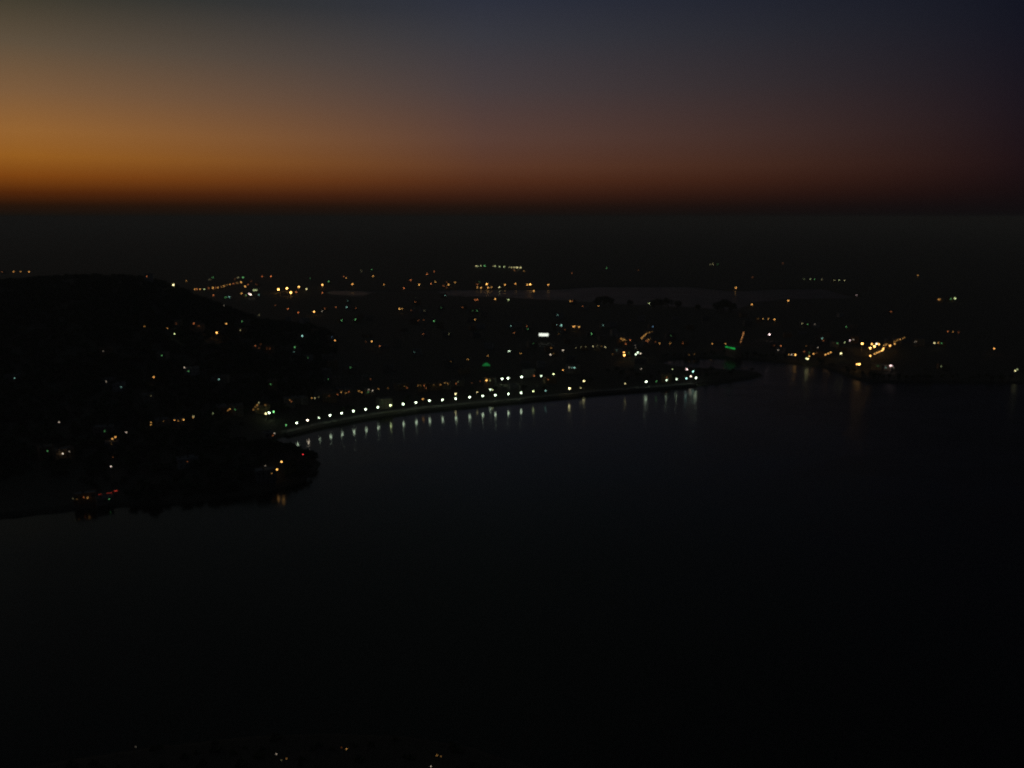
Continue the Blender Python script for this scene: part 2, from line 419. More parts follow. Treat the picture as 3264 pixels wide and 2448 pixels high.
# ------------------------------------------------------------------ the lights: crop, x, y inside the enlarged crop, colour, brightness 1-6, kind
CROPS = {'A': (0, 750, 3.160), 'B': (600, 750, 3.687), 'C': (1150, 750, 3.687), 'D': (1700, 750, 3.687), 'E': (2250, 800, 3.686),
         'F': (2700, 800, 3.686), 'G': (0, 1150, 3.016), 'H': (650, 1100, 3.017), 'I': (800, 1150, 3.687), 'J': (1350, 1050, 3.687),
         'K': (1900, 1000, 3.687), 'M': (0, 2200, 1.3825)}
LIGHTS = {
'A': '137 365 a 3;207 366 a 2;291 367 a 3;22 370 r 1;1478 414 r 2;1746 499 y 5;1880 457 a 2;1455 918 a 2;1687 935 a 2;1775 887 r 1;1952 887 a 2;2003 912 r 1;'
     '1757 993 l 4;2184 980 a 5;1548 1428 a 4;1857 1333 p 3;1900 1368 g 2;1629 1210 g 2;147 1438 t 2;1070 1472 p 2;1221 1528 t 2;2205 1450 t 3 h;1040 1167 p 1',
'B': '75 635 a 3;102 632 r 3;138 632 a 3;188 633 l 3;240 622 r 2;288 615 a 4;320 612 r 2;350 615 a 3;392 603 a 2;420 598 a 3;455 585 a 2;490 577 a 3;530 568 r 2;575 560 a 2;620 550 a 4;'
     '288 495 g 2;255 520 y 1;585 497 y 2;545 517 r 1;642 495 g 3;740 540 r 1;670 600 a 4;700 580 r 2;800 575 r 1;785 645 l 4 s;713 684 k 4;733 696 p 5;627 684 a 4;'
     '678 705 g 2;830 698 t 2;295 704 r 3;438 727 g 2;483 725 t 3;422 823 p 1;868 484 r 3;972 482 r 3;1060 636 a 6;1160 622 a 6;1205 673 a 6;1300 605 a 5;'
     '1390 630 y 4;1270 668 r 3;1577 583 a 5;1575 675 r 3;1648 542 g 3;1435 505 g 1;1930 575 a 4;1860 500 a 3;1830 485 r 2;2172 480 a 3;2035 420 y 1;2153 407 g 2;'
     '1862 843 t 3;1875 770 t 1;1735 845 r 2;1605 862 r 2;1970 855 r 1;1478 896 a 5;1570 893 p 2;1293 906 r 3;1170 865 r 3;1020 825 r 1;1963 987 g 3;1803 1000 g 3;'
     '447 1039 a 4;65 1037 r 3;125 1063 r 1;631 1013 g 2;335 1143 a 5;610 1117 y 2;1340 1183 t 4;1725 1236 a 4;2157 1247 a 4;2085 1245 r 1;1252 1315 g 3;1243 1368 t 1;'
     '788 1300 r 2;830 1325 r 1;850 1280 r 1;920 1330 r 1;960 1330 r 1;1690 1197 b 1;1408 1440 g 1;835 938 y 1',
'C': '1355 360 y 3;1370 361 l 3;1408 358 l 3;1456 357 g 3;1560 363 y 2;1580 362 l 3;1631 366 l 3;1685 369 l 3;1750 375 y 2;1770 377 y 3;1802 377 y 3;1836 379 y 4;1874 379 y 4;'
     '1917 420 a 2;1805 412 r 2;272 579 a 3;585 528 r 3;505 620 r 3;686 580 a 4;860 424 r 2;778 455 r 3;828 569 r 3;876 547 a 3;1008 550 r 1;1031 580 a 4;975 593 r 2;'
     '1012 615 r 1;1108 553 a 3;1395 549 g 1;1369 577 r 2;1370 611 a 3;1414 616 a 4;1480 573 a 5;1497 614 a 4;1535 611 a 3;1628 609 y 4;1694 582 a 4;1817 569 a 4;'
     '1957 582 a 4;1992 577 a 5;2036 655 a 4;1345 760 r 3;1370 757 r 3;1580 749 a 4;1735 758 l 4;453 866 a 4;485 863 a 3;640 780 r 2;990 707 t 2;1195 850 r 2;1365 885 g 2;'
     '1315 885 g 1;945 850 g 1;748 885 y 1;590 882 r 1;861 1007 g 3;738 993 r 1;676 998 r 1;1342 993 a 3;1765 1065 t 2 h;1950 1065 r 2;1965 1098 g 2;1803 1147 r 2;'
     '735 1160 r 2;1035 1160 y 1;1743 1361 w 6 f;1880 1388 a 3;1493 1417 a 2;1259 1458 a 3;222 1302 r 3;628 1370 t 1;2030 1270 g 1',
'D': '176 581 a 4;862 386 g 2;455 445 r 1;2080 343 y 1;2110 340 y 2;2165 343 g 1;1232 410 r 1;435 772 a 3;455 770 r 2;580 832 r 2;620 828 r 2;765 828 a 3;1360 798 l 4;'
     '285 915 t 2;285 938 t 2;327 1057 t 4;275 1053 t 3;470 1072 a 4;488 1070 a 4;537 1077 a 4;820 1056 t 2;850 1056 t 2;683 1156 g 3;1405 1071 b 2;300 1158 a 1;370 1110 r 1;'
     '1035 1215 a 3;1050 1232 a 2;1065 1222 a 3;1085 1232 a 2;1138 1232 r 3;1087 1275 r 3;1272 1212 a 3;1288 1195 a 3;1302 1180 a 3;1318 1165 a 3;1340 1150 a 2;1365 1142 a 2;'
     '1395 1130 a 1;1350 1225 a 3;1330 1238 r 2;1375 1215 a 2;1345 1252 r 2;1400 1245 r 2;1435 1255 r 1;1483 1268 a 3;1608 1270 a 3;1620 1165 g 2;1616 1180 g 1;1755 1265 r 2;2103 1272 a 3;700 1305 y 3;'
     '845 1314 y 3;750 1300 y 1;800 1303 a 1;615 1310 y 1;560 1315 y 1;500 1320 y 1;349 1352 p 4;208 1323 a 2;202 1401 p 4;235 1390 a 1;1066 1376 a 5;1070 1410 a 6;1227 1378 w 5;'
     '1203 1397 w 5;1260 1390 p 4;1200 1295 p 1;1199 1325 p 1;1122 1383 g 1;983 1352 t 1;930 1395 a 1;1895 1395 a 1;1830 1405 a 1',
'E': '352 433 a 4;540 628 a 4;969 585 a 4;545 307 r 1;905 143 r 1;1155 330 l 1;1227 330 l 2;1277 335 g 2;1365 335 y 1;1505 342 y 2;1568 343 l 2;1630 347 y 2;1768 520 k 2;'
     '670 795 a 3;737 798 a 3;805 804 a 4;610 795 a 1;1130 852 y 2;1195 860 g 2;1280 860 p 1;1648 892 g 2;1710 880 g 1;747 980 k 5;880 1115 r 3;803 1110 r 1;'
     '848 1163 p 2;1335 1012 b 3 h;1358 1008 b 3 h;1337 1027 t 3;1366 1027 t 3;1380 1050 r 2;1316 1133 p 2;1237 1120 r 2;1180 1115 a 1;1052 1220 a 5;977 1217 a 3;1007 1218 p 3;1215 1195 g 1;1213 1237 a 4;'
     '1180 1262 l 4;1195 1268 y 5;1265 1207 a 4;1300 1200 r 1;1155 1182 r 2;1405 1218 a 4;1437 1205 a 4;1467 1191 a 4;1588 1203 y 5;1545 1083 g 2;1630 1072 l 3;1693 1050 k 4;'
     '1733 1040 p 2;75 1088 a 3;231 1090 a 3',
'F': '177 1088 a 6;293 1094 a 5;347 1092 p 5;374 1096 a 5;321 1120 a 6;272 1140 a 6;274 1232 a 5;325 1208 a 4;349 1196 a 4;375 1185 a 4;400 1175 a 4;417 1166 a 5;427 1145 a 5;'
     '432 1110 a 3;453 1103 a 3;470 1095 a 2;505 1113 a 5;560 1090 a 4;533 1070 a 2;555 1063 a 2;580 1055 a 2;598 1047 a 2;625 1038 a 3;655 1025 a 2;675 1017 a 2;505 1035 r 2;'
     '116 1330 a 5;144 1330 a 6;510 1347 k 5;528 1349 k 4;455 1368 t 2;362 1350 g 1;545 1375 p 1;1028 1080 y 4;1072 1078 a 3;1112 1085 g 2;805 1068 p 2;850 1075 r 1;'
     '1727 1145 a 4;1105 1356 l 2;1976 1408 y 4;2000 1392 l 3;1270 557 l 4;1200 567 g 1;1220 563 g 2;1077 568 a 3;1095 568 a 2;833 286 a 2;517 712 r 2;1185 945 r 2;1245 948 a 2;1310 955 r 1',
'G': '1452 337 y 1;566 590 p 3;1453 592 a 3;1450 614 a 3;1677 570 a 3;1765 565 a 4;1860 533 y 3;1855 545 a 3;1712 578 a 2;1570 580 a 1;2045 505 l 2;1005 677 g 2;1213 687 p 3;'
     '1080 750 a 4;1109 733 a 4;1070 800 a 1;455 867 g 2;603 891 p 4;665 873 p 2;1067 1015 p 4;1085 928 r 1;1800 970 r 1;933 1327 p 3;842 1315 a 3;805 1312 r 2;740 1330 a 1;'
     '700 1325 y 1;1051 1345 g 2',
'H': '150 332 t 2;642 376 g 2;1410 215 g 2;1195 328 g 1;1603 328 r 1;527 555 y 3;512 577 a 3;495 597 a 2;475 620 a 2;590 577 a 2;605 595 r 2;520 615 a 2;248 615 a 3;232 630 a 2;'
     '299 618 g 2;180 607 r 2;595 659 y 5;627 651 w 6;670 641 g 5;678 848 p 3;662 870 r 2;952 1050 R 4;746 1122 a 5;703 1194 a 5;660 1206 p 6;650 1232 a 2;592 1157 p 2',
'I': '455 460 a 2;475 480 r 2;570 445 a 2;600 460 r 1;713 440 a 3;750 438 y 3;795 425 y 1;895 388 r 2;920 410 r 1;1018 395 r 2;1045 355 r 2;1060 370 a 3;1115 380 a 2;1150 365 r 2;'
     '1270 355 a 3;1300 370 a 3;1385 340 p 2;1375 370 g 2;1428 350 p 3;1497 330 a 2;1610 322 a 1;1805 300 a 1;1833 318 r 2;1960 290 a 2;1990 292 a 1;2035 290 r 2;2055 318 r 2;2150 285 a 1;'
     '1543 493 g 1;2020 449 a 4',
'J': '377 756 y 5;630 738 y 4;784 705 w 5;810 711 l 4;740 598 a 5;778 598 l 2;810 595 y 1;923 579 w 6;993 573 w 6;1153 558 w 6;1382 545 w 5;1528 525 l 5;1298 545 r 3;1640 478 a 4;'
     '1712 448 p 2;1737 450 t 2;1773 450 t 4;1463 588 r 2;1885 605 y 5;1848 687 y 3;200 648 a 3;125 650 r 1;252 627 a 2;285 638 a 2;385 637 r 2;405 618 y 1;'
     '440 608 a 1;570 630 r 1;665 610 r 1;320 380 a 1;275 375 y 1',
'K': '530 647 p 2;1067 653 k 5;1140 678 t 5;898 651 l 3;1114 734 p 5;830 750 r 2',
'M': '1218 280 p 3;1240 308 y 1;1262 301 a 2;1527 258 a 3;1505 252 r 1;1898 335 p 3;598 248 p 1;1925 286 a 3;1943 291 a 2',
}
PROMENADE = ('I', '413 755 g 4;538 730 w 6;665 697 p 6;799 669 w 5;930 640 w 6;1065 615 w 6;1204 590 w 6;1348 570 w 6;1492 545 w 6;1640 525 l 6;1789 508 w 6;1939 490 w 6;2098 467 w 6'), \
            ('J', '222 827 w 6;379 813 w 6;542 796 w 6;696 781 w 6;845 772 w 6;998 758 w 6;1148 744 w 6;1290 727 l 5;1436 718 t 4;1715 693 y 6'), \
            ('K', '342 820 y 4;590 798 w 6;711 795 g 3;830 780 w 5;947 769 w 5;1062 760 t 5;1175 753 w 6')
COLOURS = {'w': ((0.74, 0.95, 0.66), 'white'), 'p': ((1.0, 0.84, 0.62), 'pale warm'), 'y': ((1.0, 0.90, 0.42), 'pale yellow'), 'a': ((1.0, 0.50, 0.12), 'amber'),
           'r': ((0.95, 0.30, 0.09), 'orange red'), 'R': ((1.0, 0.05, 0.06), 'red'), 'g': ((0.22, 0.80, 0.25), 'green'), 't': ((0.42, 0.92, 0.75), 'bluish green'),
           'b': ((0.25, 0.55, 0.9), 'blue'), 'l': ((0.78, 0.95, 0.42), 'yellow green'), 'k': ((1.0, 0.72, 0.70), 'pinkish white')}
LEVEL = {1: 0.026, 2: 0.07, 3: 0.15, 4: 0.36, 5: 1.05, 6: 2.7}
WORD = {1: 'faint', 2: 'dim', 3: 'small', 4: 'clear', 5: 'bright', 6: 'brilliant'}
BLUR_PX = 2.0                                             # disc of an out-of-focus point in the 1024 px picture

def emission_for(level, D, diam):
    a_px = 0.785 * (diam * 852 / D) ** 2
    disc = 0.785 * BLUR_PX ** 2 + a_px + 1.2
    return GAIN * LEVEL[level] * disc / a_px * math.exp(SIGMA * D)

# lamp, house and mast builders -------------------------------------------------
_cache = {}
def unit(key, build):
    if key not in _cache: _cache[key] = build()
    return _cache[key]
def lit_copy(me, mat):
    m = me.copy(); m.materials.clear(); m.materials.append(mat); return m
_lit = {}
def lit_mesh(shape, me, mat):
    k = (shape, mat.name)
    if k not in _lit: _lit[k] = lit_copy(me, mat)
    return _lit[k]

def lamp(kind, label, cat, x, y, z, h, diam, col, E, group, rot):
    """post, bracket arm, hood and lit lantern; the lantern hangs at height h"""
    t = thing(kind, label, cat, (x, y, z), rot, group)
    p = link('pole', unit('pole', lambda: MB().lathe([(0.16, 0), (0.16, 0.06), (0.09, 0.08), (0.055, 1.0)], 6).mesh('pole', MAT['steel'])), t)
    k = max(1.0, diam / 0.7)
    p.scale = (k, k, h + 0.35 * diam)
    p.location = (0, 0.9 * diam, -0.1)
    a = link('arm', unit('arm', lambda: MB().tube((0, 0.9, 0.62), (0, 0.0, 0.72), 0.07, 0.06, 5).mesh('arm', MAT['steel'])), t)
    a.location = (0, 0, h - 0.1 * diam); a.scale = (diam,) * 3
    hd = link('hood', unit('hood', lambda: MB().lathe([(0.52, 0.0), (0.42, 0.12), (0.12, 0.22)], 8).mesh('hood', MAT['dark_metal'])), t)
    hd.location = (0, 0, h + 0.42 * diam); hd.scale = (diam,) * 3
    lan = unit('lantern', lambda: MB().lathe([(0.20, -0.46), (0.42, -0.28), (0.50, 0.0), (0.46, 0.28), (0.34, 0.42)], 8).mesh('lantern', MAT['steel']))
    ln = link('lantern', lit_mesh('lantern', lan, emitter(col, E)), t)
    ln.location = (0, 0, h); ln.scale = (diam,) * 3
    return t

def floodlight_mast(label, x, y, z, h, diam, col, E, rot):
    t = thing('floodlight_mast', label, 'floodlight', (x, y, z), rot)
    link('pole', MB().lathe([(0.4, 0), (0.3, 0.3), (0.16, h + 0.5)], 8).mesh('pole', MAT['steel']), t).location = (0, 0.6, -0.1)
    link('crossbar', MB().box(-1.6, 1.6, 0.5, 0.7, h - 0.1, h + 0.1).mesh('crossbar', MAT['steel']), t)
    for s in (-0.9, 0, 0.9):
        w = diam * 0.5
        f = link('lamp_housing', MB().box(-w * .52, w * .52, 0.0, 0.4, -w * .5, w * .5).mesh('lamp_housing', MAT['dark_metal']), t); f.location = (s, 0.1, h)
        g = link('lens', MB().box(-w * .45, w * .45, -0.04, 0.0, -w * .45, w * .45).mesh('lens', emitter(col, E)), f)
    return t

WALLS = ['plaster_cream', 'plaster_white', 'plaster_ochre', 'concrete']
def house_body(t, w, d, h, floors, wallmat, near):
    """flat-roofed town house; +y is its back, the front (-y) faces the lake"""
    link('wall', MB().box(-w / 2, w / 2, -d / 2, d / 2, -1.5, h).mesh('wall', MAT[wallmat]), t)
    pr = MB(); e = 0.22
    pr.box(-w / 2 - e, w / 2 + e, -d / 2 - e, d / 2 + e, h, h + 0.22)
    rf = link('roof', pr.mesh('roof', MAT['concrete']), t)
    pp = MB(); z0, z1 = h + 0.222, h + 1.1
    pp.box(-w / 2, w / 2, -d / 2, -d / 2 + 0.2, z0, z1).box(-w / 2, w / 2, d / 2 - 0.2, d / 2, z0, z1)
    pp.box(-w / 2, -w / 2 + 0.2, -d / 2 + 0.2, d / 2 - 0.2, z0, z1).box(w / 2 - 0.2, w / 2, -d / 2 + 0.2, d / 2 - 0.2, z0, z1)
    link('parapet', pp.mesh('parapet', MAT[wallmat]), rf)
    sx = w * random.uniform(-.25, .25)
    link('water_tank', MB().lathe([(0.75, 0), (0.8, 1.3), (0.3, 1.6)], 8, (sx, 0.1 * d, h + 0.222)).mesh('water_tank', MAT['dark_metal']), rf)
    nw = max(2, int(w / 3.2)); fh = h / floors
    wm = MB(); fm = MB()
    for f in range(floors):
        for k in range(nw):
            xc = -w / 2 + (k + .5) * w / nw; zc = f * fh + fh * .5
            wm.box(xc - .55, xc + .55, -d / 2 - .02, -d / 2 + .03, zc - .6, zc + .7)
            fm.box(xc - .7, xc + .7, -d / 2 - .35, -d / 2 - .0, zc + .8, zc + .9)
    wn = link('windows', wm.mesh('windows', MAT['glass_dark']), t); wn['kind'] = 'stuff'
    sh = link('sunshades', fm.mesh('sunshades', MAT['concrete']), t); sh['kind'] = 'stuff'

def lit_house(label, x, y, z, h, diam, col, E, group, glare=False):
    face = math.atan2(-x, y) + 0.0
    rot = math.atan2(x, -y) + math.pi + random.uniform(-.35, .35)
    rot = math.atan2(-x, y) + random.uniform(-.35, .35)
    w = random.uniform(9, 15); d = random.uniform(8, 11)
    floors = max(1, int(round((h + 1.6) / 3.2))); H = floors * 3.2
    if h > H - diam * .5: H = h + diam * .6 + .3
    # the window is on the front face, so the house stands behind the found point
    c, s = math.cos(rot), math.sin(rot)
    off = random.uniform(-.3, .3) * w
    cx, cy = x - (off * c - (-d / 2 - .1) * s), y - (off * s + (-d / 2 - .1) * c)
    t = thing('house', label, 'house', (cx, cy, z), rot, group)
    house_body(t, w, d, H, floors, random.choice(WALLS), True)
    a = diam * .9
    fr = MB(); zz = h
    for (x0, x1, z0, z1) in ((-a * .62, -a * .5, -a * .55, a * .55), (a * .5, a * .62, -a * .55, a * .55), (-a * .5, a * .5, a * .45, a * .55), (-a * .5, a * .5, -a * .55, -a * .45)):
        fr.box(off + x0, off + x1, -d / 2 - .16, -d / 2 - .03, zz + z0, zz + z1)
    f = link('window_frame', fr.mesh('window_frame', MAT['plaster_white']), t)
    link('lit_pane', MB().box(off - a * .5, off + a * .5, -d / 2 - .12, -d / 2 - .04, zz - a * .45, zz + a * .45).mesh('lit_pane', emitter(col, E * 1.0)), f)
    return t

# naming a place in the picture ------------------------------------------------
REGIONS = [
 (0, 840, 230, 880, 'on the skyline left of the dark hill'),
 (440, 860, 606, 900, 'where the dark hilltop dips to the town'),
 (606, 893, 775, 930, 'in the orange street slanting from the hill shoulder'),
 (400, 830, 1010, 892, 'on the hazy plain behind the slanting street'),
 (540, 890, 606, 920, 'standing on the hill shoulder'),
 (776, 892, 870, 950, 'just past the slanting street end'),
 (606, 930, 776, 1000, 'below the orange slanting street'),
 (870, 892, 1040, 945, 'in the bright cluster before the far lake'),
 (1010, 830, 1180, 900, 'above the west end of the far lake'),
 (1040, 893, 1180, 945, 'beside the west end of the far lake'),
 (1490, 838, 1680, 866, 'in the long level row beyond the far lake'),
 (1180, 830, 1490, 895, 'on the plain beyond the far lake'),
 (1180, 895, 1500, 935, 'on the far lake shore west part'),
 (1500, 895, 1790, 935, 'in the amber group by the far lake'),
 (1490, 866, 1700, 895, 'between the long level row and far lake'),
 (1790, 895, 2100, 935, 'on the far lake shore east of the amber group'),
 (1700, 830, 2250, 895, 'faint on the plain behind the far lake'),
 (2250, 830, 2540, 870, 'high in the haze above the far lake'),
 (2540, 880, 2720, 905, 'in the dotted pale line across the far lake'),
 (2300, 900, 2560, 990, 'alone on the dark water edge of the far lake'),
 (2400, 1005, 2500, 1025, 'in the short amber row below the far lake'),
 (2540, 1025, 2720, 1050, 'in the thin line above the east town'),
 (2720, 860, 3264, 990, 'in the far haze over the east shore'),
 (3000, 990, 3264, 1070, 'in the red trail on the east plain'),
 (1000, 935, 1200, 1005, 'on the near bank of the far lake, west part'),
 (1200, 935, 1500, 1000, 'on the near far-lake bank, middle part'),
 (1500, 935, 1760, 1000, 'on the near bank of the far lake, east part'),
 (1760, 935, 2110, 1010, 'among treetops below the far lake'),
 (606, 1000, 800, 1080, 'in the town just right of the hill'),
 (800, 940, 1010, 1010, 'in the town below the bright cluster'),
 (800, 1010, 1010, 1130, 'in the middle of the west town'),
 (440, 1010, 606, 1120, 'on the upper right flank of the hill'),
 (400, 1120, 620, 1240, 'on the dark middle flank of the hill'),
 (620, 1080, 800, 1200, 'in the dark west town under the hill flank'),
 (1010, 1000, 1200, 1100, 'in the west town left of centre'),
 (1200, 1000, 1500, 1060, 'in the dark town above the green canopy'),
 (1500, 1000, 1770, 1060, 'around the white billboard'),
 (1770, 1000, 1960, 1075, 'right of the white billboard'),
 (1770, 1095, 1950, 1115, 'in the pale dotted street under the billboard'),
 (1960, 1050, 2030, 1110, 'in the left half of the orange bazaar'),
 (2030, 1040, 2120, 1100, 'in the slanting orange blaze of the bazaar'),
 (1940, 1110, 2060, 1145, 'in the bright knot beside the lake bay'),
 (2060, 1060, 2400, 1110, 'in the dark town left of the green neon'),
 (1100, 1060, 1500, 1160, 'in the dark town left of the green canopy'),
 (1500, 1060, 1770, 1150, 'between billboard and green canopy'),
 (1740, 1095, 1960, 1150, 'under the white billboard, towards the promenade'),
 (1770, 1060, 1960, 1095, 'right below the white billboard'),
 (2060, 1110, 2320, 1150, 'on the rim of the lake bay'),
 (2400, 1040, 2560, 1125, 'right of the slanting orange mast'),
 (2500, 1105, 2590, 1150, 'at the east town waterfront, west end'),
 (2590, 1105, 2660, 1150, 'at the east town waterfront, east end'),
 (2560, 1060, 2660, 1105, 'in the middle of the east town'),
 (2660, 1070, 2735, 1135, 'between the east town and the orange causeway'),
 (2735, 1088, 2770, 1112, 'left above the orange causeway'),
 (2770, 1090, 2816, 1110, 'in the brilliant knot over the causeway'),
 (2770, 1110, 2822, 1140, 'in the lower lamp string of the orange causeway'),
 (2812, 1070, 2890, 1110, 'in the upper lamp string of the orange causeway'),
 (2700, 1150, 2870, 1180, 'on the shore below the orange causeway'),
 (2890, 1075, 3020, 1110, 'right of the causeway end'),
 (2990, 1100, 3264, 1190, 'on the dark east shore'),
 (1580, 1180, 1780, 1215, 'in the back row behind the promenade, centre'),
 (1440, 1200, 1580, 1262, 'close behind the middle promenade lamps'),
 (1780, 1160, 1870, 1240, 'near the gap in the promenade lamps'),
 (2020, 1150, 2230, 1206, 'on the lit spit behind its shore lamps'),
 (1210, 1170, 1560, 1235, 'in the orange road behind the promenade, east part'),
 (1000, 1225, 1210, 1290, 'in the orange road behind the promenade, middle part'),
 (860, 1240, 1000, 1300, 'in the orange road behind the promenade, west part'),
 (1000, 1150, 1210, 1225, 'in the dark quarter above the orange road'),
 (770, 1260, 862, 1312, 'in the cluster where the road rounds the hill'),
 (660, 1290, 770, 1330, 'along the road at the hill foot'),
 (440, 1310, 660, 1370, 'along the lit road on the hill flank'),
 (840, 1300, 880, 1330, 'at the west end of the promenade'),
 (850, 1370, 900, 1400, 'in the dark corner of the inlet'),
 (800, 1430, 1000, 1520, 'on the dark headland'),
 (0, 1120, 400, 1420, 'on the dark wooded hillside'),
 (200, 1420, 400, 1530, 'low on the wooded hillside'),
 (200, 1530, 420, 1640, 'by the cars on the shore road under the hill'),
 (620, 1180, 900, 1300, 'in the dark quarter right of the hill'),
 (400, 1370, 800, 1500, 'on the dark slope above the headland'),
 (0, 2300, 3264, 2448, 'on the near shore at the picture bottom'),
]
def place_of(u, v):
    for x0, y0, x1, y1, w in REGIONS:
        if x0 <= u <= x1 and y0 <= v <= y1: return w
    return 'in the dark town'
ORD = ['', 'first', 'second', 'third', 'fourth', 'fifth', 'sixth', 'seventh', 'eighth', 'ninth', 'tenth', 'eleventh', 'twelfth', 'thirteenth', 'fourteenth',
       'fifteenth', 'sixteenth', 'seventeenth', 'eighteenth', 'nineteenth', 'twentieth', 'twenty-first', 'twenty-second', 'twenty-third', 'twenty-fourth', 'twenty-fifth',
       'twenty-sixth', 'twenty-seventh', 'twenty-eighth', 'twenty-ninth', 'thirtieth']
rows = []
for cr, txt in LIGHTS.items():
    x0, y0, sc = CROPS[cr]
    for it in txt.split(';'):
        f = it.split()
        u, v = x0 + float(f[0]) / sc, y0 + float(f[1]) / sc
        c, b = f[2], int(f[3]); k = f[4] if len(f) > 4 else ''
        if not k:
            if c in 'gtb' and b <= 4: k = 'h'
            elif b <= 2 and (int(f[0]) * 7 + int(f[1])) % 3: k = 'h'
            else: k = 'l'
        if cr == 'M': k = 'l'
        rows.append([u, v, c, b, k])
fam = {}
for r in rows:
    noun = {'h': 'house with a', 'l': 'lamp'}.get(r[4], 'x')
    key = (noun, r[2], WORD[r[3]], place_of(r[0], r[1])); fam.setdefault(key, []).append(r)
LOC = []                                                   # where lit things stand, to keep dark ones clear
for (noun, c, wd, place), rs in fam.items():
    rs.sort(key=lambda r: r[0]); n = len(rs)
    for i, (u, v, cc, b, k) in enumerate(rs):
        colour = COLOURS[cc][1]
        body = {'h': f'house, {wd} {colour} window, {place}', 'l': f'{wd} {colour} lamp {place}', 's': f'{wd} {colour} lit sign board {place}',
                'f': f'{wd} {colour} floodlight mast above the green canopy'}[k]
        if n == 2: body += ', ' + ('left' if i == 0 else 'right') + ' one'
        elif n > 2: body += ', ' + (ORD[i + 1] + ' from left')
        h = {'h': random.uniform(3.5, 8.0), 'l': random.uniform(7.5, 9.5), 's': 8.0, 'f': 16.0}[k]
        if v > 2200: h = 3.2
        x, y, z, h = locate(u, v, h)
        if h > 13 and k != 'f': print('HIGH', cc, int(u), int(v), round(h, 1), int(y))
        if len(body.split()) > 16: body = body.replace(' from left', '').replace(place, place + ',').replace(',,', ',').replace('the far lake shore', 'far lake shore')
        if len(body.split()) > 16: print('LONG', body)
        D = math.sqrt(x * x + y * y + (CAM_H - z - h) ** 2)
        diam = max(0.42, D / 852 * {1: .60, 2: .68, 3: .82, 4: 1.0, 5: 1.25, 6: 1.5}[b])
        if D > 3000: diam *= (3000 / D) ** .5
        E = emission_for(b, D, diam)
        col = COLOURS[cc][0]
        face = math.atan2(-x, y)
        LOC.append((u, v, x, y, D))
        if k == 'l':
            lamp('street_lamp', body, 'street lamp', x, y, z, h, diam, col, E, 'street lamps ' + place, face + random.uniform(-.5, .5))
        elif k == 'h':
            lit_house(body, x, y, z, h, diam, col, E * (1.0 if b > 1 else 1.0), 'lit houses ' + place)
        elif k == 'f':
            floodlight_mast('brilliant white floodlight mast alone in the dark town above the promenade', x, y, z, h, 1.4, col, E * 0.45, face)
        elif k == 's':
            t = thing('sign_board', 'short pale green lit sign board right of the slanting orange street', 'sign', (x, y, z), face)
            W = 11.0
            link('post', MB().box(-W * .4, -W * .4 + .4, 0, .4, -1, h - 1.6).mesh('post', MAT['steel']), t)
            link('post', MB().box(W * .4 - .4, W * .4, 0, .4, -1, h - 1.6).mesh('post', MAT['steel']), t)
            link('frame', MB().box(-W / 2 - .2, W / 2 + .2, 0, .5, h - 1.6, h + 1.6).mesh('frame', MAT['dark_metal']), t)
            link('lit_panel', MB().box(-W / 2, W / 2, -.06, -.004, h - 1.4, h + 1.4).mesh('lit_panel', emitter(col, 0.9)), t)

# promenade lamps: a lamp every 14 m along the embankment ----------------------
pl = []
for cr, txt in PROMENADE:
    x0, y0, sc = CROPS[cr]
    for it in txt.split(';'):
        f = it.split(); pl.append((x0 + float(f[0]) / sc, y0 + float(f[1]) / sc, f[2], int(f[3])))
for i, (u, v, c, b) in enumerate(pl):
    # post stands on the embankment edge: solve for the height of 8 m above the deck
    x, y = on_level(u, v, 10.6)
    z = 2.45
    D = math.sqrt(x * x + y * y + 190 ** 2)
    diam = D / 852 * {3: .9, 4: 1.05, 5: 1.3, 6: 1.5}[b]
    if i < 23: where = f'white-lit promenade lamp on the embankment' if c == 'w' else f'{COLOURS[c][1]} promenade lamp on the embankment'
    else: where = f'{COLOURS[c][1]} shore lamp on the dark spit'
    idx = i + 1 if i < 23 else i - 22
    lab = f"{WORD[b]} {where}, {ORD[idx]} from {'the hill end' if i < 23 else 'left'}"
    g = float(ground([x], [y])[0])
    lamp('promenade_lamp', lab, 'promenade lamp', x, y, z, 10.6 - z, diam, COLOURS[c][0], emission_for(b, D, diam),
         'lamps along the embankment' if i < 23 else 'lamps along the spit shore', math.atan2(-x, y) + math.pi + 0.3)
    LOC.append((u, v, x, y, D))

# ------------------------------------------------------------------ lit boards, canopy and mast
def at(u, v, h):
    x, y, z, h = locate(u, v, h); return x, y, z, h, math.hypot(x, y)
x, y, z, h, D = at(1733, 1067, 12)
t = thing('billboard', 'wide white glowing billboard on two posts in the middle of the town', 'billboard', (x, y, z), math.atan2(-x, y) - .06)
W = 30 / FPX * D; Hh = 9.0 / FPX * D
for s in (-1, 1):
    link('post', MB().lathe([(.3, -1), (.3, h - Hh / 2)], 8, (s * W * .3, .4, 0)).mesh('post', MAT['steel']), t)
link('frame', MB().box(-W / 2 - .3, W / 2 + .3, .06, .6, h - Hh / 2 - .3, h + Hh / 2 + .3).mesh('frame', MAT['dark_metal']), t)
pan = MB().box(-W / 2, W / 2, -.06, .058, h - Hh / 2, h + Hh / 2).mesh('lit_panel', emitter((0.86, .92, .80), 1.5))
link('lit_panel', pan, t)
LOC.append((1733, 1067, x, y, D))

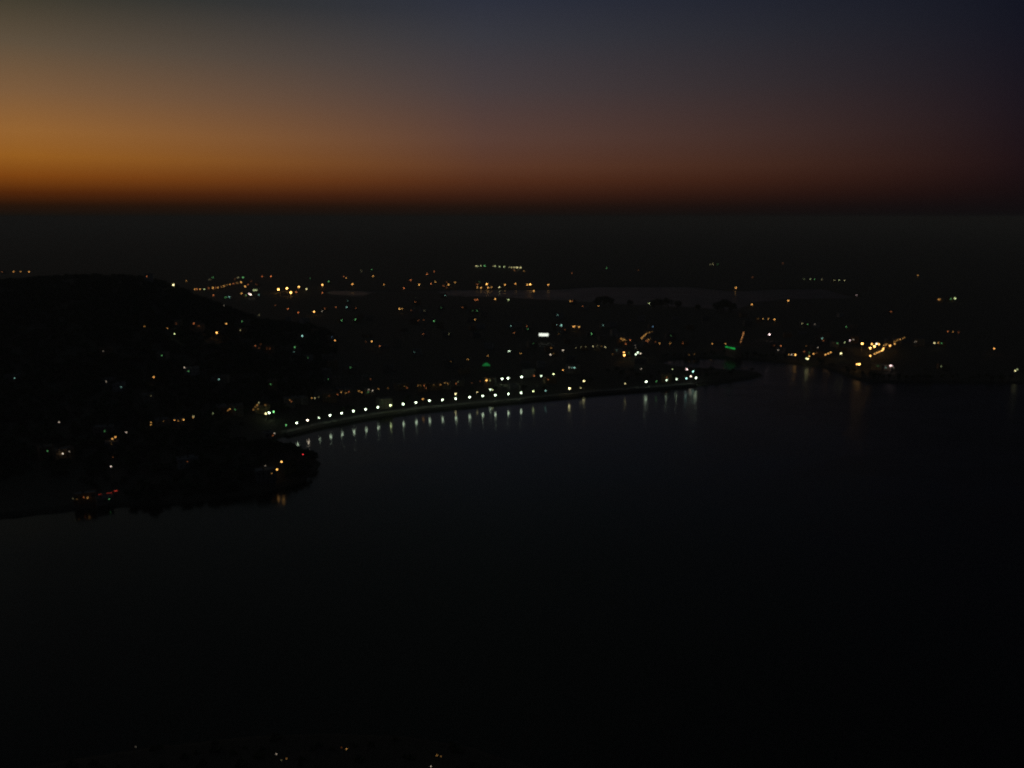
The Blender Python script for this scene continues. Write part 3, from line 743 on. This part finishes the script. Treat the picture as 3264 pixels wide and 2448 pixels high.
x, y, z, h, D = at(2328, 1108, 13)
t = thing('neon_building', 'low block with a green neon strip along its roof edge', 'building', (x, y, z), math.atan2(-x, y) - .92)
W = 48 / FPX * D
link('wall', MB().box(-W / 2, W / 2, .3, 12, -1.5, h + 1).mesh('wall', MAT['plaster_cream']), t)
link('roof', MB().box(-W / 2 - .4, W / 2 + .4, .1, 12.4, h + 1, h + 1.3).mesh('roof', MAT['concrete']), t)
for k in range(5):
    a0 = -W / 2 + W * k / 5 + .25; a1 = a0 + W / 5 - .5
    link('neon_tube', MB().box(a0, a1, -.15, .25, h - 1.0, h + .6).mesh('neon_tube', emitter((.02, .75, .12), (.6, .3, .45, .6, .6)[k])), t)
wd = MB()
for k in range(8):
    xx = -W / 2 + (k + .5) * W / 8; wd.box(xx - .6, xx + .6, .24, .298, 2, 3.6).box(xx - .6, xx + .6, .24, .298, 5.6, 7.2)
w_ = link('windows', wd.mesh('windows', MAT['glass_dark']), t); w_['kind'] = 'stuff'
LOC.append((2328, 1108, x, y, D))

x, y, z, h, D = at(1550, 1162, 6)
t = thing('canopy', 'green self-glowing canopy roof in the dark town behind the promenade', 'canopy', (x, y, z), math.atan2(-x, y))
W = 25 / FPX * D; T = 9 / FPX * D
cv = [(-W / 2, 0, 0), (W / 2, 0, 0), (W / 2, 6, 0), (-W / 2, 6, 0), (-W * .12, 2.5, T * .95), (W * .16, 2.5, T * .95), (W * .16, 3.5, T * .95), (-W * .12, 3.5, T * .95)]
cf = [(0, 1, 5, 4), (1, 2, 6, 5), (2, 3, 7, 6), (3, 0, 4, 7), (4, 5, 6, 7), (3, 2, 1, 0)]
me = mesh_from('glowing_roof', cv, cf, emitter((.03, .55, .12), .22)); o = link('glowing_roof', me, t); o.location = (0, 0, h - T / 2)  # green lighting put into the roof as emission, no floodlight stands here
for sx in (-.42, .42):
    for yy in (.6, 5.4):
        link('post', MB().lathe([(.15, -1), (.15, h - T / 2 - .01)], 6, (sx * W, yy, 0)).mesh('post', MAT['steel']), t)
LOC.append((1550, 1162, x, y, D))

x, y, z, h, D = at(2360, 1090, 3)
t = thing('lit_mast', 'slanting mast hung with orange lamps right of the green neon strip', 'mast', (x, y, z), math.atan2(-x, y))
HT = 34 / FPX * D; LEAN = 9 / FPX * D
link('mast', MB().tube((-.2, .3, -1), (LEAN + .2, .3, HT + h), .35, .2, 6).mesh('mast', MAT['steel']), t)
for k in range(9):
    f = (k + .5) / 9
    b_ = link('bulb', unit('bulb', lambda: MB().lathe([(.3, -.5), (.5, 0), (.3, .5)], 8).mesh('bulb', emitter((1, .42, .13), 1.4))), t)
    b_.location = (LEAN * f, -.25, h + HT * f - 1)
LOC.append((2364, 1074, x, y, D))

# ------------------------------------------------------------------ cars queuing with red tail lights on the shore road under the hill
cars = [(1113, 1247, 4, .25, 'brightest red tail lights at the road end'), (1062, 1267, 3, .17, 'pinkish red tail lights behind the brightest car'),
        (1035, 1272, 3, .17, 'small red tail lights, third in the queue'), (1017, 1287, 2, .17, 'dim red tail lights low in the queue'),
        (990, 1285, 2, .17, 'dim red tail lights, fifth in the queue'), (960, 1282, 2, .17, 'faint red tail lights at the queue tail')]
for (X, Y_, b, dd, txt) in cars:
    u, v = X / 3.016, 1150 + Y_ / 3.016
    x, y, z, h = locate(u, v, 0.9, 0.5)
    D = math.hypot(x, y)
    c = thing('parked_car', 'grey car with ' + txt, 'car', (x, y, z), math.atan2(-x, y) + .25, 'cars on the shore road under the hill')
    bv = [(-.85, 0, .3), (.85, 0, .3), (.85, 4.1, .3), (-.85, 4.1, .3), (-.85, 0, .85), (.85, 0, .85), (.82, 4.1, .75), (-.82, 4.1, .75)]
    bf = [(0, 3, 2, 1), (4, 5, 6, 7), (0, 1, 5, 4), (1, 2, 6, 5), (2, 3, 7, 6), (3, 0, 4, 7)]
    link('body', unit('car_body', lambda: mesh_from('body', bv, bf, MAT['car_paint'])), c)
    gv = [(-.78, .35, .85), (.78, .35, .85), (.76, 3.0, .83), (-.76, 3.0, .83), (-.6, .8, 1.42), (.6, .8, 1.42), (.6, 2.2, 1.42), (-.6, 2.2, 1.42)]
    link('cabin', unit('car_cabin', lambda: mesh_from('cabin', gv, bf, MAT['glass_dark'])), c)
    for sx in (-.8, .8):
        for yy in (.8, 3.3):
            w_ = link('wheel', unit('car_wheel', lambda: MB().tube((-.1, 0, 0), (.1, 0, 0), .31, .31, 10).mesh('wheel', MAT['rubber'])), c); w_.location = (sx, yy, .31)
    E = emission_for(b, D, .42) * .3
    for sx in (-.6, .6):
        link('tail_light', MB().box(sx - .2, sx + .2, -.08, -.003, .5, .84).mesh('tail_light', emitter((1, .09, .05), E)), c)
    LOC.append((u, v, x, y, D))

# ------------------------------------------------------------------ trees
def crown_mesh(seed, n=150, leaf=0.16, rx=1.0, rz=.8):
    r = random.Random(seed); vs, fs = [], []
    lobes = [(r.uniform(-.5, .5) * rx, r.uniform(-.5, .5) * rx, r.uniform(-.35, .45) * rz, r.uniform(.38, .62)) for _ in range(7)]
    for _ in range(n):
        lx, ly, lz, lr = r.choice(lobes)
        d = Vector((r.gauss(0, 1), r.gauss(0, 1), r.gauss(0, 1))).normalized() * lr * r.uniform(.7, 1.05)
        c = Vector((lx + d.x, ly + d.y, lz + d.z * rz))
        nrm = (d.normalized() + Vector((r.uniform(-.6, .6), r.uniform(-.6, .6), r.uniform(-.3, .8)))).normalized()
        a = nrm.orthogonal().normalized(); b = nrm.cross(a); s = leaf * r.uniform(.7, 1.5); k = len(vs)
        vs += [tuple(c + a * s), tuple(c + b * s), tuple(c - a * s), tuple(c - b * s * .8)]
        fs.append((k, k + 1, k + 2, k + 3))
    return vs, fs
CROWNS = [mesh_from('crown', *crown_mesh(i, 190, .15), MAT['leaf_dark' if i % 2 else 'leaf_light']) for i in range(4)]
def trunk_mb():
    m = MB(); m.tube((0, 0, -.3), (0.02, 0, .55), .05, .035, 7)
    m.tube((0.02, 0, .5), (.22, .08, .85), .026, .012, 5).tube((0.02, 0, .48), (-.2, -.05, .82), .024, .012, 5).tube((.02, 0, .5), (.03, -.16, .9), .022, .01, 5)
    return m
TRUNK = trunk_mb().mesh('trunk', MAT['bark'])
def tree(x, y, z, H, label, group, i, tall=False):
    t = thing('tree', label, 'tree', (x, y, z), random.uniform(0, 6.3), group)
    k = link('trunk', TRUNK, t); k.scale = (H, H, H * .75)
    c = link('crown', CROWNS[i % 4], t); c.location = (0, 0, H * .68); w = H * random.uniform(.36, .46)
    c.scale = (w, w, H * .38)
    if tall: c.scale = (H * .5, H * .5, H * .56); c.location = (0, 0, H * .56)
def clear_of_lights(x, y, z, top, halfw):
    """true when an object standing there hides none of the lights behind it"""
    u0, vb, f = to_px(x, y, z); u1, vt, _ = to_px(x, y, z + top)
    r = halfw / f * FPX
    D = math.hypot(x, y)
    for (u, v, lx, ly, ld) in LOC:
        if abs(u - u0) < r + 7 and vt - 7 < v < vb + 3 and math.hypot(lx, ly) > D - 8: return False
        if abs(lx - x) < halfw + 5 and abs(ly - y) < halfw + 8: return False
    return True
def lakes_clear(x, y, m=6):
    return max(float(signed_inside(lake, np.array([x]), np.array([y]))[0]), float(signed_inside(far_lake, np.array([x]), np.array([y]))[0])) < -m

# tall trees whose heads stand against the pale far lake
for i, (u, v, H) in enumerate([(1905, 952, 24), (1925, 947, 26), (1945, 953, 22), (2085, 960, 23), (2105, 958, 25), (2130, 955, 24), (2160, 962, 22), (2290, 965, 26), (2308, 960, 28), (2330, 968, 24), (2225, 975, 18), (2010, 962, 16)]):
    x, y, z, h = locate(u, v - 8, H)
    where = ['in the left clump', 'in the left clump', 'in the left clump', 'in the middle clump', 'in the middle clump', 'in the middle clump', 'in the middle clump',
             'in the right clump', 'in the right clump', 'in the right clump', 'between middle and right clump', 'between left and middle clump'][i]
    pos = ['left one', 'middle tallest one', 'right one', 'leftmost', 'second from left', 'third from left', 'rightmost', 'left one', 'tallest one', 'right one', 'alone', 'alone'][i]
    tree(x, y, z, h, f'tall dark tree {where} before the far lake, {pos}', 'tall trees before the far lake', i, True)
# trees on the spit and along the promenade road
n = 0; tries = 0
while n < 46 and tries < 900:
    tries += 1
    if n < 22: u = random.uniform(1930, 2400); v = random.uniform(1186, 1218)
    else: u = random.uniform(930, 1900); v = None
    if v is None:
        i0 = int(np.interp(u, [p[0] for p in LAKE_PX[P0:P1]], np.arange(P0, P1))); v = LAKE_PX[i0][1] - random.uniform(22, 45)
    x, y = on_level(u, v, 2.5)
    if not lakes_clear(x, y, 20 if n >= 22 else 7): continue
    z = float(ground([x], [y])[0]); H = random.uniform(6, 10)
    if not clear_of_lights(x, y, z, H, H * .4): continue
    tree(x, y, z - .1, H, 'dark round tree on the unlit spit across the bay' if n < 22 else 'dark street tree behind the lit promenade', 'trees on the spit' if n < 22 else 'street trees behind the promenade', n)
    n += 1

# trees added along the bay and the east shore to block lamp reflections
edge = [(2110, 1146), (2200, 1139), (2330, 1138), (2420, 1146), (2520, 1155), (2620, 1166), (2680, 1185), (2740, 1207), (2820, 1214), (2900, 1215), (3050, 1215), (3230, 1217)]
n = 0; tries = 0
while n < 90 and tries < 2500:
    tries += 1
    u = random.uniform(2110, 3230); v = float(np.interp(u, [e[0] for e in edge], [e[1] for e in edge])) - random.uniform(-2, 9)
    x, y = on_level(u, v, 2.0)
    if not lakes_clear(x, y, 3): continue
    z = float(ground([x], [y])[0]); H = random.uniform(5, 8)
    if not clear_of_lights(x, y, z, H, H * .4): continue
    if u < 2440: tree(x, y, z - .1, H, 'added dark round tree on the far rim of the lake bay', 'trees on the rim of the bay', n)
    else: tree(x, y, z - .1, H, 'added dark round tree at the water edge of the east shore', 'trees along the east shore', n)
    n += 1

# wood covering the hill and headland: one mass of crowns
base_v, base_f = crown_mesh(77, 26, .36)
bv = np.array(base_v); bf_ = np.array(base_f)
pts = []
cand_x = rng.uniform(-1500, 40, 26000); cand_y = rng.uniform(500, 1750, 26000)
hx, hy = on_level(800, 1500)
G0 = ground(cand_x, cand_y); S0 = -signed_inside(lake, cand_x, cand_y)
keep = (S0 > 3) & ((G0 > 7.0) | ((np.hypot((cand_x - hx) / 1.5, cand_y - hy) < 90) & (cand_y < hy + 60))) & (np.abs(cand_x / cand_y) < .72)
cx_, cy_, cz_ = cand_x[keep], cand_y[keep], G0[keep]
Lp = np.array([(l[0], l[1], l[4]) for l in LOC])
ok = np.ones(len(cx_), bool)
hh = rng.uniform(5, 10, len(cx_))
for (u, v, lx, ly, ld) in LOC:
    if lx > 60 or ld > 2600: continue
    dz = cz_ + hh * .9 - CAM_H
    fwd = cy_ * math.cos(TILT) - dz * math.sin(TILT)
    uu = 1632 + FPX * cx_ / fwd; vt = 1224 + FPX * (-dz * math.cos(TILT) - cy_ * math.sin(TILT)) / fwd
    vb = vt + FPX * hh / fwd
    ok &= ~((np.abs(uu - u) < 6 + FPX * hh * .45 / fwd) & (vt - 7 < v) & (v < vb + 4) & (np.hypot(cx_, cy_) < math.hypot(lx, ly) + 8))
cx_, cy_, cz_, hh = cx_[ok], cy_[ok], cz_[ok], hh[ok]
print('wood trees', len(cx_))
nt_ = min(len(cx_), 7000); cx_, cy_, cz_, hh = cx_[:nt_], cy_[:nt_], cz_[:nt_], hh[:nt_]
ang = rng.uniform(0, 6.28, nt_); ca, sa = np.cos(ang), np.sin(ang)
wv = np.empty((nt_, len(bv), 3)); wr = hh * .55
wv[:, :, 0] = (bv[None, :, 0] * ca[:, None] - bv[None, :, 1] * sa[:, None]) * wr[:, None] + cx_[:, None]
wv[:, :, 1] = (bv[None, :, 0] * sa[:, None] + bv[None, :, 1] * ca[:, None]) * wr[:, None] + cy_[:, None]
wv[:, :, 2] = bv[None, :, 2] * (hh * .5)[:, None] + (cz_ + hh * .45)[:, None]
ff = (bf_[None] + (np.arange(nt_) * len(bv))[:, None, None]).reshape(-1, 4)
def big_mesh(name, V, F, mat):
    me = bpy.data.meshes.new(name); me.vertices.add(len(V)); me.vertices.foreach_set('co', V.astype(np.float32).ravel())
    me.loops.add(F.size); me.loops.foreach_set('vertex_index', F.ravel().astype(np.int32))
    me.polygons.add(len(F)); me.polygons.foreach_set('loop_start', np.arange(0, F.size, 4, dtype=np.int32)); me.polygons.foreach_set('loop_total', np.full(len(F), 4, dtype=np.int32))
    me.update(calc_edges=True); me.materials.append(mat); return me
o = link('woodland', big_mesh('woodland', wv.reshape(-1, 3), ff, MAT['leaf_dark'])); o['kind'] = 'stuff'
o['label'] = 'dark wood covering the hill and the headland'; o['category'] = 'woodland'

# scrub on the near shore under the lookout
m_ = 900
sx_ = rng.uniform(-230, 120, m_); sy_ = rng.uniform(150, 300, m_); sg = ground(sx_, sy_); ss = -signed_inside(lake, sx_, sy_)
k_ = ss > 2; sx_, sy_, sg = sx_[k_], sy_[k_], sg[k_]; sh = rng.uniform(1.0, 2.6, len(sx_))
ok = np.ones(len(sx_), bool)
for (u, v, lx, ly, ld) in LOC:
    if v > 2200: ok &= ~((np.hypot(sx_ - lx, sy_ - ly) < 5) | ((np.abs(sx_ / sy_ - lx / ly) < .012) & (sy_ < ly) & (sy_ > ly - 14)))
sx_, sy_, sg, sh = sx_[ok], sy_[ok], sg[ok], sh[ok]
wv = np.empty((len(sx_), len(bv), 3))
wv[:, :, 0] = bv[None, :, 0] * sh[:, None] + sx_[:, None]; wv[:, :, 1] = bv[None, :, 1] * sh[:, None] + sy_[:, None]; wv[:, :, 2] = bv[None, :, 2] * sh[:, None] * .7 + (sg + sh * .3)[:, None]
ff = (bf_[None] + (np.arange(len(sx_)) * len(bv))[:, None, None]).reshape(-1, 4)
o = link('scrub', big_mesh('scrub', wv.reshape(-1, 3), ff, MAT['leaf_dark'])); o['kind'] = 'stuff'
o['label'] = 'dark scrub on the near shore below the lookout'; o['category'] = 'scrub'

# ------------------------------------------------------------------ unlit houses of the town
n = 0; tries = 0; placed = []
while n < 55 and tries < 4000:
    tries += 1
    u = random.uniform(880, 2700); v = random.uniform(1010, 1245)
    x, y = on_level(u, v, 3)
    if not lakes_clear(x, y, 26): continue
    z = float(ground([x], [y])[0])
    if z > 12: continue
    w = random.uniform(9, 15); d = random.uniform(8, 12); fl = random.choice([1, 2, 2, 3]); H = fl * 3.2
    if not clear_of_lights(x, y, z, H + 2.5, w * .6): continue
    if any(abs(x - a) < 16 and abs(y - b) < 16 for a, b in placed): continue
    placed.append((x, y))
    t = thing('house', 'unlit flat-roofed house lost in the dark of the lakeside town', 'house', (x, y, z), math.atan2(-x, y) + random.uniform(-.5, .5), 'unlit houses of the lakeside town')
    house_body(t, w, d, H, fl, random.choice(WALLS), False)
    n += 1

# ------------------------------------------------------------------ evening haze
HAZE_TOP = 206.0
HB = 120000.0
hm = bpy.data.materials.new('haze'); hm.use_nodes = True
t = hm.node_tree; t.nodes.clear()
out = t.nodes.new('ShaderNodeOutputMaterial'); pv = t.nodes.new('ShaderNodeVolumePrincipled')
pv.inputs['Color'].default_value = (0.74, 0.80, 0.68, 1)
pv.inputs['Density'].default_value = SIGMA
pv.inputs['Anisotropy'].default_value = 0.0
t.links.new(pv.outputs[0], out.inputs['Volume'])
hz = link('haze', MB().box(-HB, HB, -HB, HB, -80, HAZE_TOP).mesh('haze', hm)); hz['kind'] = 'stuff'
